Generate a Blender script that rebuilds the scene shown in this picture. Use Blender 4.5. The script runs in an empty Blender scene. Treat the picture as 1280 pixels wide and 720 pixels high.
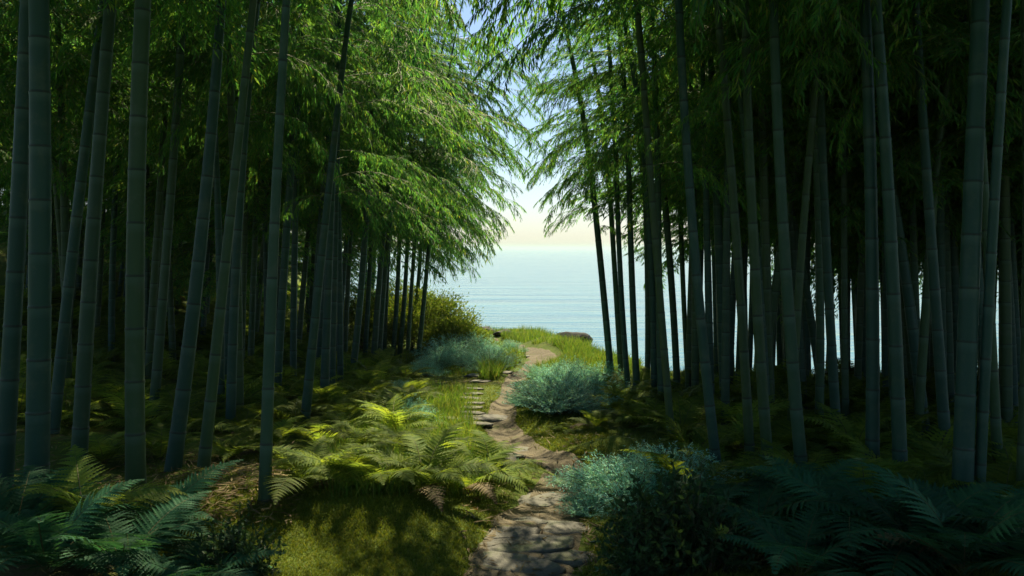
import bpy, math, random
import numpy as np
from mathutils import Vector, Matrix, Euler

random.seed(11)
RNG = np.random.default_rng(11)
R = math.radians
F = 1108.0            # focal length in photo pixels (1280 wide)
HORIZON = 310.0
SEA_Z = -14.0
SUN_AZ, SUN_EL = R(7), R(54)

scene = bpy.context.scene
col = scene.collection

# ------------------------------------------------------------------ helpers
def mesh_np(name, verts, faces, mats, mat_idx=None, smooth=True, attrs=None):
    """faces: list of int arrays (n,3) / (n,4)."""
    me = bpy.data.meshes.new(name)
    verts = np.asarray(verts, np.float32)
    faces = [np.asarray(f, np.int32) for f in faces if len(f)]
    loops = np.concatenate([f.ravel() for f in faces])
    sizes = np.concatenate([np.full(len(f), f.shape[1], np.int32) for f in faces])
    starts = np.concatenate([[0], np.cumsum(sizes)[:-1]]).astype(np.int32)
    me.vertices.add(len(verts)); me.vertices.foreach_set('co', verts.ravel())
    me.loops.add(len(loops)); me.loops.foreach_set('vertex_index', loops)
    me.polygons.add(len(sizes)); me.polygons.foreach_set('loop_start', starts)
    me.polygons.foreach_set('loop_total', sizes)
    if mat_idx is not None:
        me.polygons.foreach_set('material_index', np.asarray(mat_idx, np.int32))
    me.polygons.foreach_set('use_smooth', np.full(len(sizes), bool(smooth)))
    if attrs:
        for k, v in attrs.items():
            a = me.attributes.new(k, 'FLOAT', 'POINT')
            a.data.foreach_set('value', np.asarray(v, np.float32))
    for m in (mats if isinstance(mats, (list, tuple)) else [mats]):
        me.materials.append(m)
    me.update(); me.validate()
    return me

def link(name, me, parent=None, loc=(0, 0, 0), rot=(0, 0, 0), scale=(1, 1, 1)):
    o = bpy.data.objects.new(name, me); col.objects.link(o)
    o.parent = parent; o.location = loc; o.rotation_euler = rot; o.scale = scale
    return o

def tag(o, label=None, cat=None, group=None, kind=None):
    if label: o['label'] = label
    if cat: o['category'] = cat
    if group: o['group'] = group
    if kind: o['kind'] = kind
    return o

def root_empty(name, loc, rotz=0.0, s=1.0):
    o = bpy.data.objects.new(name, None); col.objects.link(o)
    o.empty_display_size = 0.1
    o.location = loc; o.rotation_euler = (0, 0, rotz); o.scale = (s, s, s)
    return o

def unit(v):
    v = np.asarray(v, float)
    return v / np.maximum(np.linalg.norm(v, axis=-1, keepdims=True), 1e-9)

# value noise (numpy) for terrain and rocks
_P = np.random.default_rng(5).random((64, 64, 64)).astype(np.float64)
def vnoise(x, y, z=0.0):
    x, y, z = np.broadcast_arrays(np.asarray(x, float), np.asarray(y, float), np.asarray(z, float))
    xi, yi, zi = np.floor(x).astype(int), np.floor(y).astype(int), np.floor(z).astype(int)
    fx, fy, fz = x - xi, y - yi, z - zi
    fx, fy, fz = [t * t * (3 - 2 * t) for t in (fx, fy, fz)]
    g = lambda a, b, c: _P[(xi + a) & 63, (yi + b) & 63, (zi + c) & 63]
    l = lambda a, b, t: a + (b - a) * t
    return l(l(l(g(0,0,0), g(1,0,0), fx), l(g(0,1,0), g(1,1,0), fx), fy),
             l(l(g(0,0,1), g(1,0,1), fx), l(g(0,1,1), g(1,1,1), fx), fy), fz) - 0.5
def fbm(x, y, z=0.0, o=4):
    s = 0; a = 1.0; f = 1.0
    for i in range(o):
        s = s + a * vnoise(x * f + 7.3 * i, y * f + 3.1 * i, np.asarray(z) * f + i); a *= .5; f *= 2.03
    return s
def sstep(a, b, x):
    t = np.clip((x - a) / (b - a), 0, 1); return t * t * (3 - 2 * t)

# ------------------------------------------------------------------ terrain
PATH_PIX = [(655, 790, 170), (655, 720, 152), (657, 690, 146), (664, 660, 126), (676, 636, 100), (692, 612, 74),
            (708, 592, 58), (706, 580, 48), (672, 566, 44), (648, 554, 44), (632, 538, 46), (624, 524, 42), (630, 506, 30),
            (637, 490, 26), (640, 476, 24), (652, 464, 24), (672, 453, 30), (682, 446, 38), (672, 440, 36),
            (650, 434, 26), (630, 428, 20), (612, 422, 16)]
def flatY(py):
    return 1.6 * F / ((py - HORIZON) - 0.045 * F)
# smooth resample of the path line
def _resample(P, step=0.08):
    out = []
    for i in range(len(P) - 1):
        p0, p1, p2, p3 = P[max(i-1, 0)], P[i], P[i+1], P[min(i+2, len(P)-1)]
        n = max(2, int(np.hypot(*(p2 - p1)[:2]) / step))
        for k in range(n):
            t = k / n
            out.append(0.5 * ((2*p1) + (-p0+p2)*t + (2*p0-5*p1+4*p2-p3)*t*t + (-p0+3*p1-3*p2+p3)*t**3))
    out.append(P[-1]); return np.array(out)
def path_dist(x, y):
    """signed-ish: distance to path edge (negative inside)"""
    x = np.asarray(x, float); y = np.asarray(y, float); sh = np.broadcast(x, y).shape
    xf, yf = np.broadcast_to(x, sh).ravel(), np.broadcast_to(y, sh).ravel()
    best = np.full(xf.shape, 1e9)
    sel = (np.abs(xf) < 5)
    P = PATH[::2]
    if sel.any():
        xs, ys = xf[sel], yf[sel]; b = np.full(xs.shape, 1e9)
        for c in range(0, len(xs), 20000):
            d = np.hypot(xs[c:c+20000, None] - P[None, :, 0], ys[c:c+20000, None] - P[None, :, 1]) - P[None, :, 2]
            b[c:c+20000] = d.min(1)
        best[sel] = b
    return best.reshape(sh)

EDGE_X = [-60, -8, -2, 1, 2.2, 3.0, 4.2, 6, 60]
EDGE_Y = [46, 42, 34, 33, 31, 25, 18.6, 16.6, 17.5]
def gauss(x, y, cx, cy, rx, ry):
    return np.exp(-(((x - cx) / rx) ** 2 + ((y - cy) / ry) ** 2))
def ground(x, y, path=True):
    x = np.asarray(x, float); y = np.asarray(y, float)
    z = -(1.6 + 0.045 * np.clip(y, -3, 60))
    z = z + 0.035 * np.clip(-x - 3, 0, 14)
    z = z + 3.0 * sstep(-5.5, -13, x) * sstep(15, 34, y) + 1.2 * sstep(-9, -18, x) * sstep(10, 20, y)   # wooded rise at the back left
    z = z + 0.16 * fbm(x * .45, y * .45, 1.0, 3) + 0.05 * fbm(x * 1.7, y * 1.7, 4.0, 3)
    z = z + 0.20 * gauss(x, y, -1.75, 6.5, 1.15, .75)            # moss mound
    z = z + 0.10 * gauss(x, y, -.9, 6.0, .5, .4)
    z = z + 0.16 * gauss(x, y, .95, 8.25, .42, .22)              # moss hump over the path bend
    z = z + 0.12 * gauss(x, y, .35, 18.5, 1.2, 1.0)
    z = z + 0.50 * gauss(x, y, 1.6, 23.0, 1.0, 3.4)
    z = z - .50 * np.clip(x - .85, 0, 3) * sstep(17, 25, y)              # grassy headland
    z = z + 0.25 * gauss(x, y, 1.2, 28.5, 1.6, 2.0)
    if path: z = z - 0.07 * (1 - sstep(-.12, .12, path_dist(x, y)))
    ye = np.interp(x, EDGE_X, EDGE_Y) + 1.2 * vnoise(x * .5, 0.3)
    over = np.clip(y - ye, 0, None)
    z = z - 1.3 * over - .5 * over * np.abs(vnoise(x * .6, y * .6))
    return np.maximum(z, SEA_Z - 3)
def _at0(px, py):
    ys_ = np.arange(2.5, 45, .02); xs_ = (px - 640) / F * ys_
    hit = np.nonzero(ground(xs_, ys_, False) >= -(py - HORIZON) / F * ys_)[0]
    return (xs_[hit[0]], ys_[hit[0]]) if len(hit) else (xs_[-1], ys_[-1])
_pp = []
for px, py, w in PATH_PIX[1:]:
    X, Y = _at0(px, py); _pp.append([X, Y, w / F * Y / 2])
_pp = np.array(_pp)
_keep = [0]
for i in range(1, len(_pp)):                       # keep the line going away from the viewer
    if _pp[i, 1] > _pp[_keep[-1], 1] + .12: _keep.append(i)
_pp = _pp[_keep]
_pp = np.vstack([[_pp[0, 0] - .1, -2.0, .45], [_pp[0, 0], 2.0, .42], _pp])
PATH = _resample(_pp)
def gz(x, y): return float(ground(np.array([x]), np.array([y]))[0])
_YS = np.concatenate([np.arange(2.5, 14, .02), np.arange(14, 60, .05)])
def at(px, py):
    xs = (px - 640) / F * _YS; zr = -(py - HORIZON) / F * _YS
    hit = np.nonzero(ground(xs, _YS) >= zr)[0]
    Y = _YS[hit[0]] if len(hit) else 40.0
    X = (px - 640) / F * Y
    return X, Y, gz(X, Y)
def pix(x, y, z): return 640 + x / y * F, HORIZON - z / y * F

# ------------------------------------------------------------------ materials
def new_mat(name):
    m = bpy.data.materials.new(name); m.use_nodes = True
    nt = m.node_tree; nt.nodes.clear()
    out = nt.nodes.new('ShaderNodeOutputMaterial')
    return m, nt, out
class NB:
    def __init__(s, nt): s.nt = nt
    def n(s, t, **k):
        nd = s.nt.nodes.new('ShaderNode' + t)
        for a, b in k.items(): setattr(nd, a, b)
        return nd
    def l(s, a, b): s.nt.links.new(a, b)
    def noise(s, scale, detail=4, rough=.55, vec=None, dist=0.0):
        t = s.n('TexNoise'); t.inputs['Scale'].default_value = scale; t.inputs['Detail'].default_value = detail
        t.inputs['Roughness'].default_value = rough; t.inputs['Distortion'].default_value = dist
        if vec is not None: s.l(vec, t.inputs['Vector'])
        return t.outputs['Fac']
    def ramp(s, fac, stops, interp='LINEAR'):
        r = s.n('ValToRGB'); r.color_ramp.interpolation = interp
        e = r.color_ramp.elements
        while len(e) < len(stops): e.new(0.5)
        for i, (p, c) in enumerate(stops):
            e[i].position = p; e[i].color = (*c, 1) if len(c) == 3 else c
        s.l(fac, r.inputs['Fac']); return r.outputs['Color']
    def mix(s, fac, a, b, mode='MIX'):
        m = s.n('MixRGB', blend_type=mode)
        for i, v in ((0, fac), (1, a), (2, b)):
            if hasattr(v, 'links'): s.l(v, m.inputs[i])
            elif i == 0: m.inputs[0].default_value = v
            else: m.inputs[i].default_value = (*v, 1)
        return m.outputs[0]
    def math(s, op, a, b=0.0, c=None):
        m = s.n('Math', operation=op)
        for i, v in enumerate((a, b) if c is None else (a, b, c)):
            if hasattr(v, 'links'): s.l(v, m.inputs[i])
            else: m.inputs[i].default_value = v
        return m.outputs[0]
    def bump(s, h, strength=.4, dist=.02):
        b = s.n('Bump'); b.inputs['Strength'].default_value = strength; b.inputs['Distance'].default_value = dist
        s.l(h, b.inputs['Height']); return b.outputs['Normal']
    def obj(s): return s.n('TexCoord').outputs['Object']
    def pos(s): return s.n('NewGeometry').outputs['Position']

def leaf_mat(name, stops, trans=.45, rough=.6, tcol=2.1, spec=.08, objvar=.25):
    """thin leaf: diffuse + translucent + a little gloss; colour varies per leaf and per plant"""
    m, nt, out = new_mat(name); b = NB(nt)
    geo = b.n('NewGeometry'); oi = b.n('ObjectInfo')
    c = b.ramp(geo.outputs['Random Per Island'], stops)
    v = b.math('MULTIPLY_ADD', oi.outputs['Random'], objvar * 2, 1 - objvar)
    hsv = b.n('HueSaturation'); b.l(c, hsv.inputs['Color']); b.l(v, hsv.inputs['Value'])
    c = hsv.outputs['Color']
    p = b.n('BsdfPrincipled'); b.l(c, p.inputs['Base Color']); p.inputs['Roughness'].default_value = rough
    p.inputs['Specular IOR Level'].default_value = spec
    t = b.n('BsdfTranslucent')
    tc = b.mix(1.0, c, (tcol * 1.12, tcol, tcol * .48), 'MULTIPLY'); b.l(tc, t.inputs['Color'])
    ms = b.n('MixShader'); ms.inputs[0].default_value = trans
    b.l(p.outputs[0], ms.inputs[1]); b.l(t.outputs[0], ms.inputs[2]); b.l(ms.outputs[0], out.inputs['Surface'])
    return m

M = {}
M['bamboo_leaf'] = leaf_mat('bamboo leaf', [(0, (.026, .112, .042)), (.5, (.054, .158, .044)), (.93, (.095, .19, .040)), (1, (.16, .19, .05))], .5, tcol=2.4)
M['fern'] = leaf_mat('fern frond', [(0, (.060, .11, .022)), (1, (.13, .175, .028))], .45, tcol=2.4, objvar=.35)
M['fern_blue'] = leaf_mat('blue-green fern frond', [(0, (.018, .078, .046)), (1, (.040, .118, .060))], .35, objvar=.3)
M['silver'] = leaf_mat('silver blue leaf', [(0, (.11, .34, .31)), (.4, (.21, .52, .48)), (.88, (.36, .64, .60)), (1, (.30, .40, .18))], .3, .6, 1.1)
M['bush'] = leaf_mat('bush leaf', [(0, (.06, .115, .02)), (.7, (.11, .175, .03)), (1, (.17, .20, .05))], .35)
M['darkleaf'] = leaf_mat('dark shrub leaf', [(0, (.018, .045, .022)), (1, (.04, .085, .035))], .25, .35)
M['grass'] = leaf_mat('grass blade', [(0, (.045, .11, .020)), (.6, (.08, .15, .026)), (1, (.15, .17, .045))], .40)
M['moss'] = leaf_mat('moss tuft', [(0, (.05, .085, .012)), (.6, (.085, .12, .016)), (1, (.13, .14, .025))], .30)
M['litter'] = leaf_mat('dead bamboo leaf', [(0, (.06, .042, .024)), (.5, (.12, .09, .05)), (1, (.22, .18, .10))], .2)

def mk_culm():
    m, nt, out = new_mat('bamboo culm'); b = NB(nt)
    at_ = b.n('Attribute', attribute_name='internode').outputs['Fac']
    fr = b.math('FRACT', at_)
    oi = b.n('ObjectInfo').outputs['Random']
    base = b.ramp(oi, [(0, (.006, .044, .038)), (.35, (.010, .054, .042)), (.6, (.028, .066, .018)), (.8, (.042, .072, .016)), (1, (.016, .052, .038))])
    ob = b.obj()
    mp = b.n('Mapping'); mp.inputs['Scale'].default_value = (14, 14, 1.2); b.l(ob, mp.inputs['Vector'])
    streak = b.noise(2.2, 5, .6, mp.outputs[0])
    c = b.mix(b.math('MULTIPLY', streak, .7), base, (.026, .066, .040))
    blot = b.ramp(b.noise(5.5, 6, .7, ob), [(.52, (0, 0, 0)), (.66, (1, 1, 1))])
    c = b.mix(b.math('MULTIPLY', blot, .55), c, (.062, .088, .055))
    # waxy bloom under each node, dark seam on it
    bloom = b.ramp(fr, [(0, (0, 0, 0)), (.80, (0, 0, 0)), (.955, (1, 1, 1)), (.985, (1, 1, 1)), (1, (0, 0, 0))])
    c = b.mix(b.math('MULTIPLY', bloom, .30), c, (.10, .16, .14))
    seam = b.ramp(fr, [(0, (1, 1, 1)), (.030, (.95, .95, .95)), (.055, (0, 0, 0)), (1, (0, 0, 0))])
    c = b.mix(b.math('MULTIPLY', seam, .85), c, (.016, .022, .014))
    p = b.n('BsdfPrincipled'); b.l(c, p.inputs['Base Color'])
    b.l(b.math('MULTIPLY_ADD', streak, .35, .36), p.inputs['Roughness'])
    p.inputs['Specular IOR Level'].default_value = .35
    b.l(b.bump(streak, .12, .004), p.inputs['Normal'])
    b.l(p.outputs[0], out.inputs['Surface']); return m
M['culm'] = mk_culm()

def simple(name, stops, scale=6, rough=.85, bump=.5, bdist=.02, vec='obj', spec=.3, detail=6):
    m, nt, out = new_mat(name); b = NB(nt)
    v = b.obj() if vec == 'obj' else b.pos()
    nz = b.noise(scale, detail, .6, v)
    p = b.n('BsdfPrincipled'); b.l(b.ramp(nz, stops), p.inputs['Base Color'])
    p.inputs['Roughness'].default_value = rough; p.inputs['Specular IOR Level'].default_value = spec
    b.l(b.bump(b.noise(scale * 3.1, 8, .65, v), bump, bdist), p.inputs['Normal'])
    b.l(p.outputs[0], out.inputs['Surface']); return m
M['twig'] = simple('bamboo twig', [(.3, (.05, .09, .03)), (.7, (.12, .13, .05))], 9, .6)
M['bark'] = simple('woody stem', [(.3, (.05, .035, .022)), (.7, (.12, .09, .06))], 14, .9)
M['stipe'] = simple('fern stalk', [(.3, (.06, .06, .02)), (.7, (.11, .10, .035))], 9, .7)

def mk_ground():
    m, nt, out = new_mat('mossy forest floor'); b = NB(nt)
    P = b.pos()
    big = b.noise(.9, 5, .6, P); fine = b.noise(9, 8, .7, P); vf = b.noise(60, 4, .7, P)
    moss = b.ramp(fine, [(.25, (.030, .055, .010)), (.5, (.065, .10, .014)), (.75, (.12, .135, .022))])
    soil = b.ramp(vf, [(.3, (.035, .024, .014)), (.7, (.12, .085, .045))])
    f = b.ramp(b.math('ADD', b.math('MULTIPLY', big, .75), b.math('MULTIPLY', fine, .35)), [(.60, (0, 0, 0)), (.70, (1, 1, 1))])
    c = b.mix(f, moss, soil)
    wet = b.n('Attribute', attribute_name='cliff').outputs['Fac']
    rock = b.ramp(fine, [(.3, (.05, .05, .045)), (.7, (.16, .15, .13))])
    c = b.mix(wet, c, rock)
    p = b.n('BsdfPrincipled'); b.l(c, p.inputs['Base Color']); p.inputs['Roughness'].default_value = .95
    p.inputs['Specular IOR Level'].default_value = .15
    h = b.math('ADD', fine, b.math('MULTIPLY', vf, .4))
    b.l(b.bump(h, .7, .05), p.inputs['Normal']); b.l(p.outputs[0], out.inputs['Surface']); return m
M['ground'] = mk_ground()

def mk_path():
    m, nt, out = new_mat('trodden earth'); b = NB(nt)
    P = b.pos()
    mp = b.n('Mapping'); mp.inputs['Scale'].default_value = (1.0, 2.6, 1); b.l(P, mp.inputs['Vector'])
    big = b.noise(1.6, 5, .6, mp.outputs[0]); fine = b.noise(14, 8, .7, P); grit = b.noise(110, 3, .7, P)
    c = b.ramp(big, [(.3, (.055, .050, .038)), (.5, (.105, .092, .068)), (.72, (.17, .15, .112))])
    c = b.mix(.45, c, b.ramp(grit, [(.3, (.05, .042, .03)), (.7, (.24, .205, .15))]))
    mo = b.ramp(b.math('ADD', b.math('MULTIPLY', fine, .5), b.math('MULTIPLY', b.noise(2.6, 4, .6, P), .6)), [(.60, (0, 0, 0)), (.68, (1, 1, 1))])
    c = b.mix(b.math('MULTIPLY', mo, .8), c, (.06, .085, .02))
    p = b.n('BsdfPrincipled'); b.l(c, p.inputs['Base Color']); p.inputs['Roughness'].default_value = .93
    p.inputs['Specular IOR Level'].default_value = .2
    h = b.math('ADD', b.math('MULTIPLY', big, 2.0), b.math('ADD', fine, b.math('MULTIPLY', grit, .25)))
    b.l(b.bump(h, .8, .04), p.inputs['Normal']); b.l(p.outputs[0], out.inputs['Surface']); return m
M['path'] = mk_path()

def mk_stone(name, dark=1.0):
    m, nt, out = new_mat(name); b = NB(nt)
    v = b.pos(); n1 = b.noise(3.5, 8, .65, v); n2 = b.noise(24, 6, .7, v)
    c = b.ramp(n1, [(.3, (.045 * dark, .046 * dark, .044 * dark)), (.7, (.14 * dark, .135 * dark, .12 * dark))])
    up = b.n('SeparateXYZ'); b.l(b.n('NewGeometry').outputs['Normal'], up.inputs[0])
    mf = b.ramp(b.math('ADD', b.math('MULTIPLY', up.outputs[2], .25), b.math('MULTIPLY', n1, .8)), [(.64, (0, 0, 0)), (.76, (1, 1, 1))])
    c = b.mix(b.math('MULTIPLY', mf, .8), c, (.05, .075, .02))
    p = b.n('BsdfPrincipled'); b.l(c, p.inputs['Base Color']); p.inputs['Roughness'].default_value = .8
    b.l(b.bump(b.math('ADD', n1, b.math('MULTIPLY', n2, .4)), .8, .04), p.inputs['Normal'])
    b.l(p.outputs[0], out.inputs['Surface']); return m
M['slab'] = mk_stone('flat path stone'); M['rock'] = simple('shore rock', [(.3, (.010, .014, .016)), (.7, (.035, .04, .042))], 3, .8, .9, .06)

def mk_sea():
    m, nt, out = new_mat('sea water'); b = NB(nt)
    P = b.pos()
    m1 = b.n('Mapping'); m1.inputs['Scale'].default_value = (.012, .075, 1); b.l(P, m1.inputs['Vector'])
    m2 = b.n('Mapping'); m2.inputs['Scale'].default_value = (.12, .5, 1); b.l(P, m2.inputs['Vector'])
    s = b.noise(1.0, 4, .6, m1.outputs[0], .6); r = b.noise(1.0, 5, .6, m2.outputs[0], .3)
    c = b.ramp(s, [(.35, (.035, .12, .17)), (.65, (.07, .20, .24))])
    p = b.n('BsdfPrincipled'); b.l(c, p.inputs['Base Color']); p.inputs['Roughness'].default_value = .10
    p.inputs['IOR'].default_value = 1.33
    h = b.math('ADD', b.math('MULTIPLY', s, 2.2), b.math('MULTIPLY', r, .5))
    b.l(b.bump(h, .45, 1.3), p.inputs['Normal']); b.l(p.outputs[0], out.inputs['Surface']); return m
M['sea'] = mk_sea()

# ------------------------------------------------------------------ terrain, path, sea
def axis(lo, hi, fine_lo, fine_hi, fine, coarse):
    a = [fine_lo]
    while a[-1] < fine_hi: a.append(a[-1] + fine)
    s = fine
    while a[-1] < hi: s = min(s * 1.12, coarse); a.append(a[-1] + s)
    s = fine
    while a[0] > lo: s = min(s * 1.12, coarse); a.insert(0, a[0] - s)
    return np.array(a)
xs = axis(-60, 60, -4.5, 4.5, .07, 1.0)
ys = axis(-12, 75, 3.8, 12, .07, .5)
GX, GY = np.meshgrid(xs, ys); GZ = ground(GX, GY)
nx, ny = len(xs), len(ys)
i = np.arange(nx * ny).reshape(ny, nx)
q = np.stack([i[:-1, :-1], i[:-1, 1:], i[1:, 1:], i[1:, :-1]], -1).reshape(-1, 4)
_ye = np.interp(GX, EDGE_X, EDGE_Y)
me = mesh_np('ground', np.stack([GX, GY, GZ], -1).reshape(-1, 3), [q], M['ground'],
             attrs={'cliff': sstep(1.5, 4.0, GY - _ye).ravel()})
tag(link('ground', me), 'mossy rolling forest floor sloping gently down to the sea', 'ground', kind='structure')

# path: a worn strip sunk into the floor, its ragged edges dipping under the moss
nc = 15
T = np.gradient(PATH[:, :2], axis=0); T = unit(T); N = np.stack([T[:, 1], -T[:, 0]], 1)
u = np.linspace(-1, 1, nc)
rag = 1 + .35 * fbm(np.arange(len(PATH)) * .09, np.zeros(len(PATH)), 2.0, 3)
rag2 = 1 + .35 * fbm(np.arange(len(PATH)) * .09, np.zeros(len(PATH)), 9.0, 3)
wid = np.where(u[None, :] < 0, rag[:, None], rag2[:, None]) * (PATH[:, 2:3] + .05)
V = PATH[:, None, :2] + N[:, None, :] * (u[None, :, None] * wid[..., None])
Zp = ground(V[..., 0], V[..., 1]) + .022 - .075 * np.clip(np.abs(u) - .72, 0, 1)[None, :] / .28 + .012 * fbm(V[..., 0] * 5, V[..., 1] * 5, 3., 3)
V = np.concatenate([V, Zp[..., None]], -1)
i = np.arange(len(PATH) * nc).reshape(len(PATH), nc)
q = np.stack([i[:-1, :-1], i[:-1, 1:], i[1:, 1:], i[1:, :-1]], -1).reshape(-1, 4)
tag(link('path', mesh_np('path', V.reshape(-1, 3), [q], M['path'])), 'narrow winding dirt footpath leading through the grove to the shore', 'path', kind='structure')

S = 15000
me = mesh_np('sea', [(-S, 20, SEA_Z), (S, 20, SEA_Z), (S, 2 * S, SEA_Z), (-S, 2 * S, SEA_Z)], [[(0, 1, 2, 3)]], M['sea'], smooth=False)
tag(link('sea', me), 'calm pale blue sea reaching the horizon', 'sea', kind='structure')

# ------------------------------------------------------------------ leaf primitives
def leaves_geo(pos, dr, nrm, ln, wd, fold=.12, droop=0.0):
    """pointed leaves: 6 verts, 4 tris each. arrays (n,3),(n,3),(n,3),(n,),(n,)"""
    dr = unit(dr); side = unit(np.cross(dr, nrm)); nn = np.cross(side, dr)
    ln = ln[:, None]; wd = wd[:, None]
    dn = np.array([0, 0, -1.0])[None, :] * droop * ln
    b = pos; mid = pos + dr * ln * .42 + dn * .2; tip = pos + dr * ln + dn
    l = pos + dr * ln * .34 + side * wd * .5 + nn * wd * fold + dn * .15
    r = pos + dr * ln * .34 - side * wd * .5 + nn * wd * fold + dn * .15
    n = len(pos)
    V = np.stack([b, l, tip, r, mid], 1).reshape(-1, 3)
    k = np.arange(n)[:, None] * 5
    Fc = np.concatenate([k + np.array([[0, 4, 1]]), k + np.array([[4, 2, 1]]), k + np.array([[0, 3, 4]]), k + np.array([[4, 3, 2]])])
    return V, Fc
def tube_geo(pts, rad, sides=3):
    pts = np.asarray(pts, float); n = len(pts)
    t = unit(np.gradient(pts, axis=0)); ref = np.array([.31, .17, .93])
    s1 = unit(np.cross(t, ref)); s2 = np.cross(t, s1)
    a = np.arange(sides) * 2 * np.pi / sides
    V = pts[:, None] + np.asarray(rad, float)[:, None, None] * (np.cos(a)[None, :, None] * s1[:, None] + np.sin(a)[None, :, None] * s2[:, None])
    i = np.arange(n * sides).reshape(n, sides); j = np.roll(i, -1, 1)
    q = np.stack([i[:-1], j[:-1], j[1:], i[1:]], -1).reshape(-1, 4)
    return V.reshape(-1, 3), q
class Acc:
    def __init__(s): s.v = []; s.t = []; s.q = []; s.n = 0; s.mt = []; s.mq = []
    def add(s, V, Fc, mi=0):
        Fc = np.asarray(Fc)
        (s.t if Fc.shape[1] == 3 else s.q).append(Fc + s.n)
        (s.mt if Fc.shape[1] == 3 else s.mq).append(np.full(len(Fc), mi))
        s.v.append(V); s.n += len(V)
    def arrays(s):
        V = np.concatenate(s.v)
        t = np.concatenate(s.t) if s.t else np.zeros((0, 3), int); q = np.concatenate(s.q) if s.q else np.zeros((0, 4), int)
        mi = np.concatenate((s.mt or []) + (s.mq or []))
        return V, t, q, mi
    def mesh(s, name, mats, smooth=False):
        V, t, q, mi = s.arrays()
        return mesh_np(name, V, [t, q], mats, mi, smooth)

# ------------------------------------------------------------------ bamboo foliage
def spray(rng, L=1.8, dens=1.0, up=.5, droop=.85, leaf=.105):
    """one arching leafy branch along +X from the origin"""
    A = Acc()
    P, D, NR, LN, WD = [], [], [], [], []
    ts = np.linspace(0, 1, 12)
    wob = rng.normal(0, .09, 2)
    def axis_p(t): return np.stack([L * (t * .95), L * (wob[0] * np.sin(3 * t) + wob[1] * t), L * (up * t - droop * t * t)], -1)
    ax = axis_p(ts); A.add(*tube_geo(ax, .007 * (1 - .8 * ts) + .0012), 1)
    def twig(p0, d, ln, depth):
        n = 6; tt = np.linspace(0, 1, n)
        g = rng.uniform(.3, .95)
        pts = p0 + d[None] * (ln * tt)[:, None] + np.array([0, 0, -1.0])[None] * (ln * g * tt * tt)[:, None]
        A.add(*tube_geo(pts, .0028 * (1 - .75 * tt) + .0007), 1)
        nl = max(3, int(ln / .025 * dens))
        for k in range(nl):
            t = .18 + .82 * (k + rng.uniform(-.3, .3)) / nl; t = min(max(t, .05), 1)
            p = p0 + d * ln * t + np.array([0, 0, -1.0]) * ln * g * t * t
            dd = unit(d + np.array([0, 0, -1.0]) * 2 * g * t)
            sd = unit(np.cross(dd, [0, 0, 1.0]) + rng.normal(0, .25, 3))
            a = rng.uniform(.25, .95) * (1 if k % 2 else -1)
            ld = unit(dd * math.cos(a) + sd * math.sin(a) + np.array([0, 0, -rng.uniform(.35, 1.25)]))
            P.append(p); D.append(ld); NR.append(unit(np.array([0, 0, 1.0]) + rng.normal(0, .35, 3)))
            s = rng.uniform(.65, 1.15); LN.append(leaf * s); WD.append(leaf * .175 * rng.uniform(.8, 1.2))
        if depth:
            for k in range(int(2 + ln * 5)):
                t = rng.uniform(.2, .85)
                p = p0 + d * ln * t + np.array([0, 0, -1.0]) * ln * g * t * t
                sd = unit(np.cross(d, [0, 0, 1.0]))
                a = rng.uniform(.4, .9) * rng.choice([-1, 1])
                twig(p, unit(d * math.cos(a) + sd * math.sin(a) + np.array([0, 0, rng.uniform(-.3, .15)])), ln * rng.uniform(.3, .55), 0)
    nt_ = int(11 * L / 1.8 + 5)
    for k in range(nt_):
        t = .16 + .84 * k / (nt_ - 1)
        p = axis_p(np.array([t]))[0]; d0 = unit(axis_p(np.array([min(t + .02, 1.02)]))[0] - axis_p(np.array([t - .02]))[0])
        sd = unit(np.cross(d0, [0, 0, 1.0])) * (1 if k % 2 else -1)
        a = rng.uniform(.35, .95) * (1 - .55 * t)
        d = unit(d0 * math.cos(a) + sd * math.sin(a) + np.array([0, 0, rng.uniform(-.35, .45)]))
        twig(p, d, L * rng.uniform(.22, .38) * (1 - .45 * t), 1)
    V, Fc = leaves_geo(np.array(P), np.array(D), np.array(NR), np.array(LN), np.array(WD), droop=.06)
    A.add(V, Fc, 0)
    return A
rs = np.random.default_rng(21)
SPRAYS = [spray(rs, L, up=u, droop=d) for L, u, d in
          [(1.9, .45, .75), (1.6, .55, .85), (2.2, .35, .62), (1.3, .5, .9), (1.8, .25, .62)]]
SPRAY_ARR = [a.arrays() for a in SPRAYS]
SPRAY_ME = [a.mesh('leafy_branch', [M['bamboo_leaf'], M['twig']]) for a in SPRAYS]

def rotm(e): return np.array(Euler(e).to_matrix())
def crown(rng, H=5.0, n=24):
    A = Acc()
    for k in range(n):
        t = (k + rng.uniform(0, 1)) / n
        j = rng.integers(0, len(SPRAY_ARR)); V, tr, q, mi = SPRAY_ARR[j]
        s = (.75 + .35 * math.sin(math.pi * min(1, t * .9 + .12))) * (1 - .45 * t * t) * rng.uniform(.85, 1.15)
        Rm = rotm((rng.uniform(-.7, .7), rng.uniform(-.45, .4) - .5 * t, k * 2.4 + rng.uniform(-.5, .5)))
        W = V @ Rm.T * s + np.array([0, 0, H * t])
        n0 = A.n
        A.v.append(W); A.n += len(W); A.t.append(tr + n0); A.q.append(q + n0)
        A.mt.append(mi[:len(tr)]); A.mq.append(mi[len(tr):])
    return A.mesh('crown', [M['bamboo_leaf'], M['twig']])
CROWNS = [crown(np.random.default_rng(40 + k)) for k in range(5)]
DENSE_CROWNS = [crown(np.random.default_rng(70 + k), H=5.3, n=30) for k in range(4)]
LIGHT_CROWNS = [crown(np.random.default_rng(50 + k), n=18) for k in range(3)]      # airy crowns, thinned so that sun reaches the floor
print('leaves per crown', [len(c.polygons) // 4 for c in CROWNS])

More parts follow.
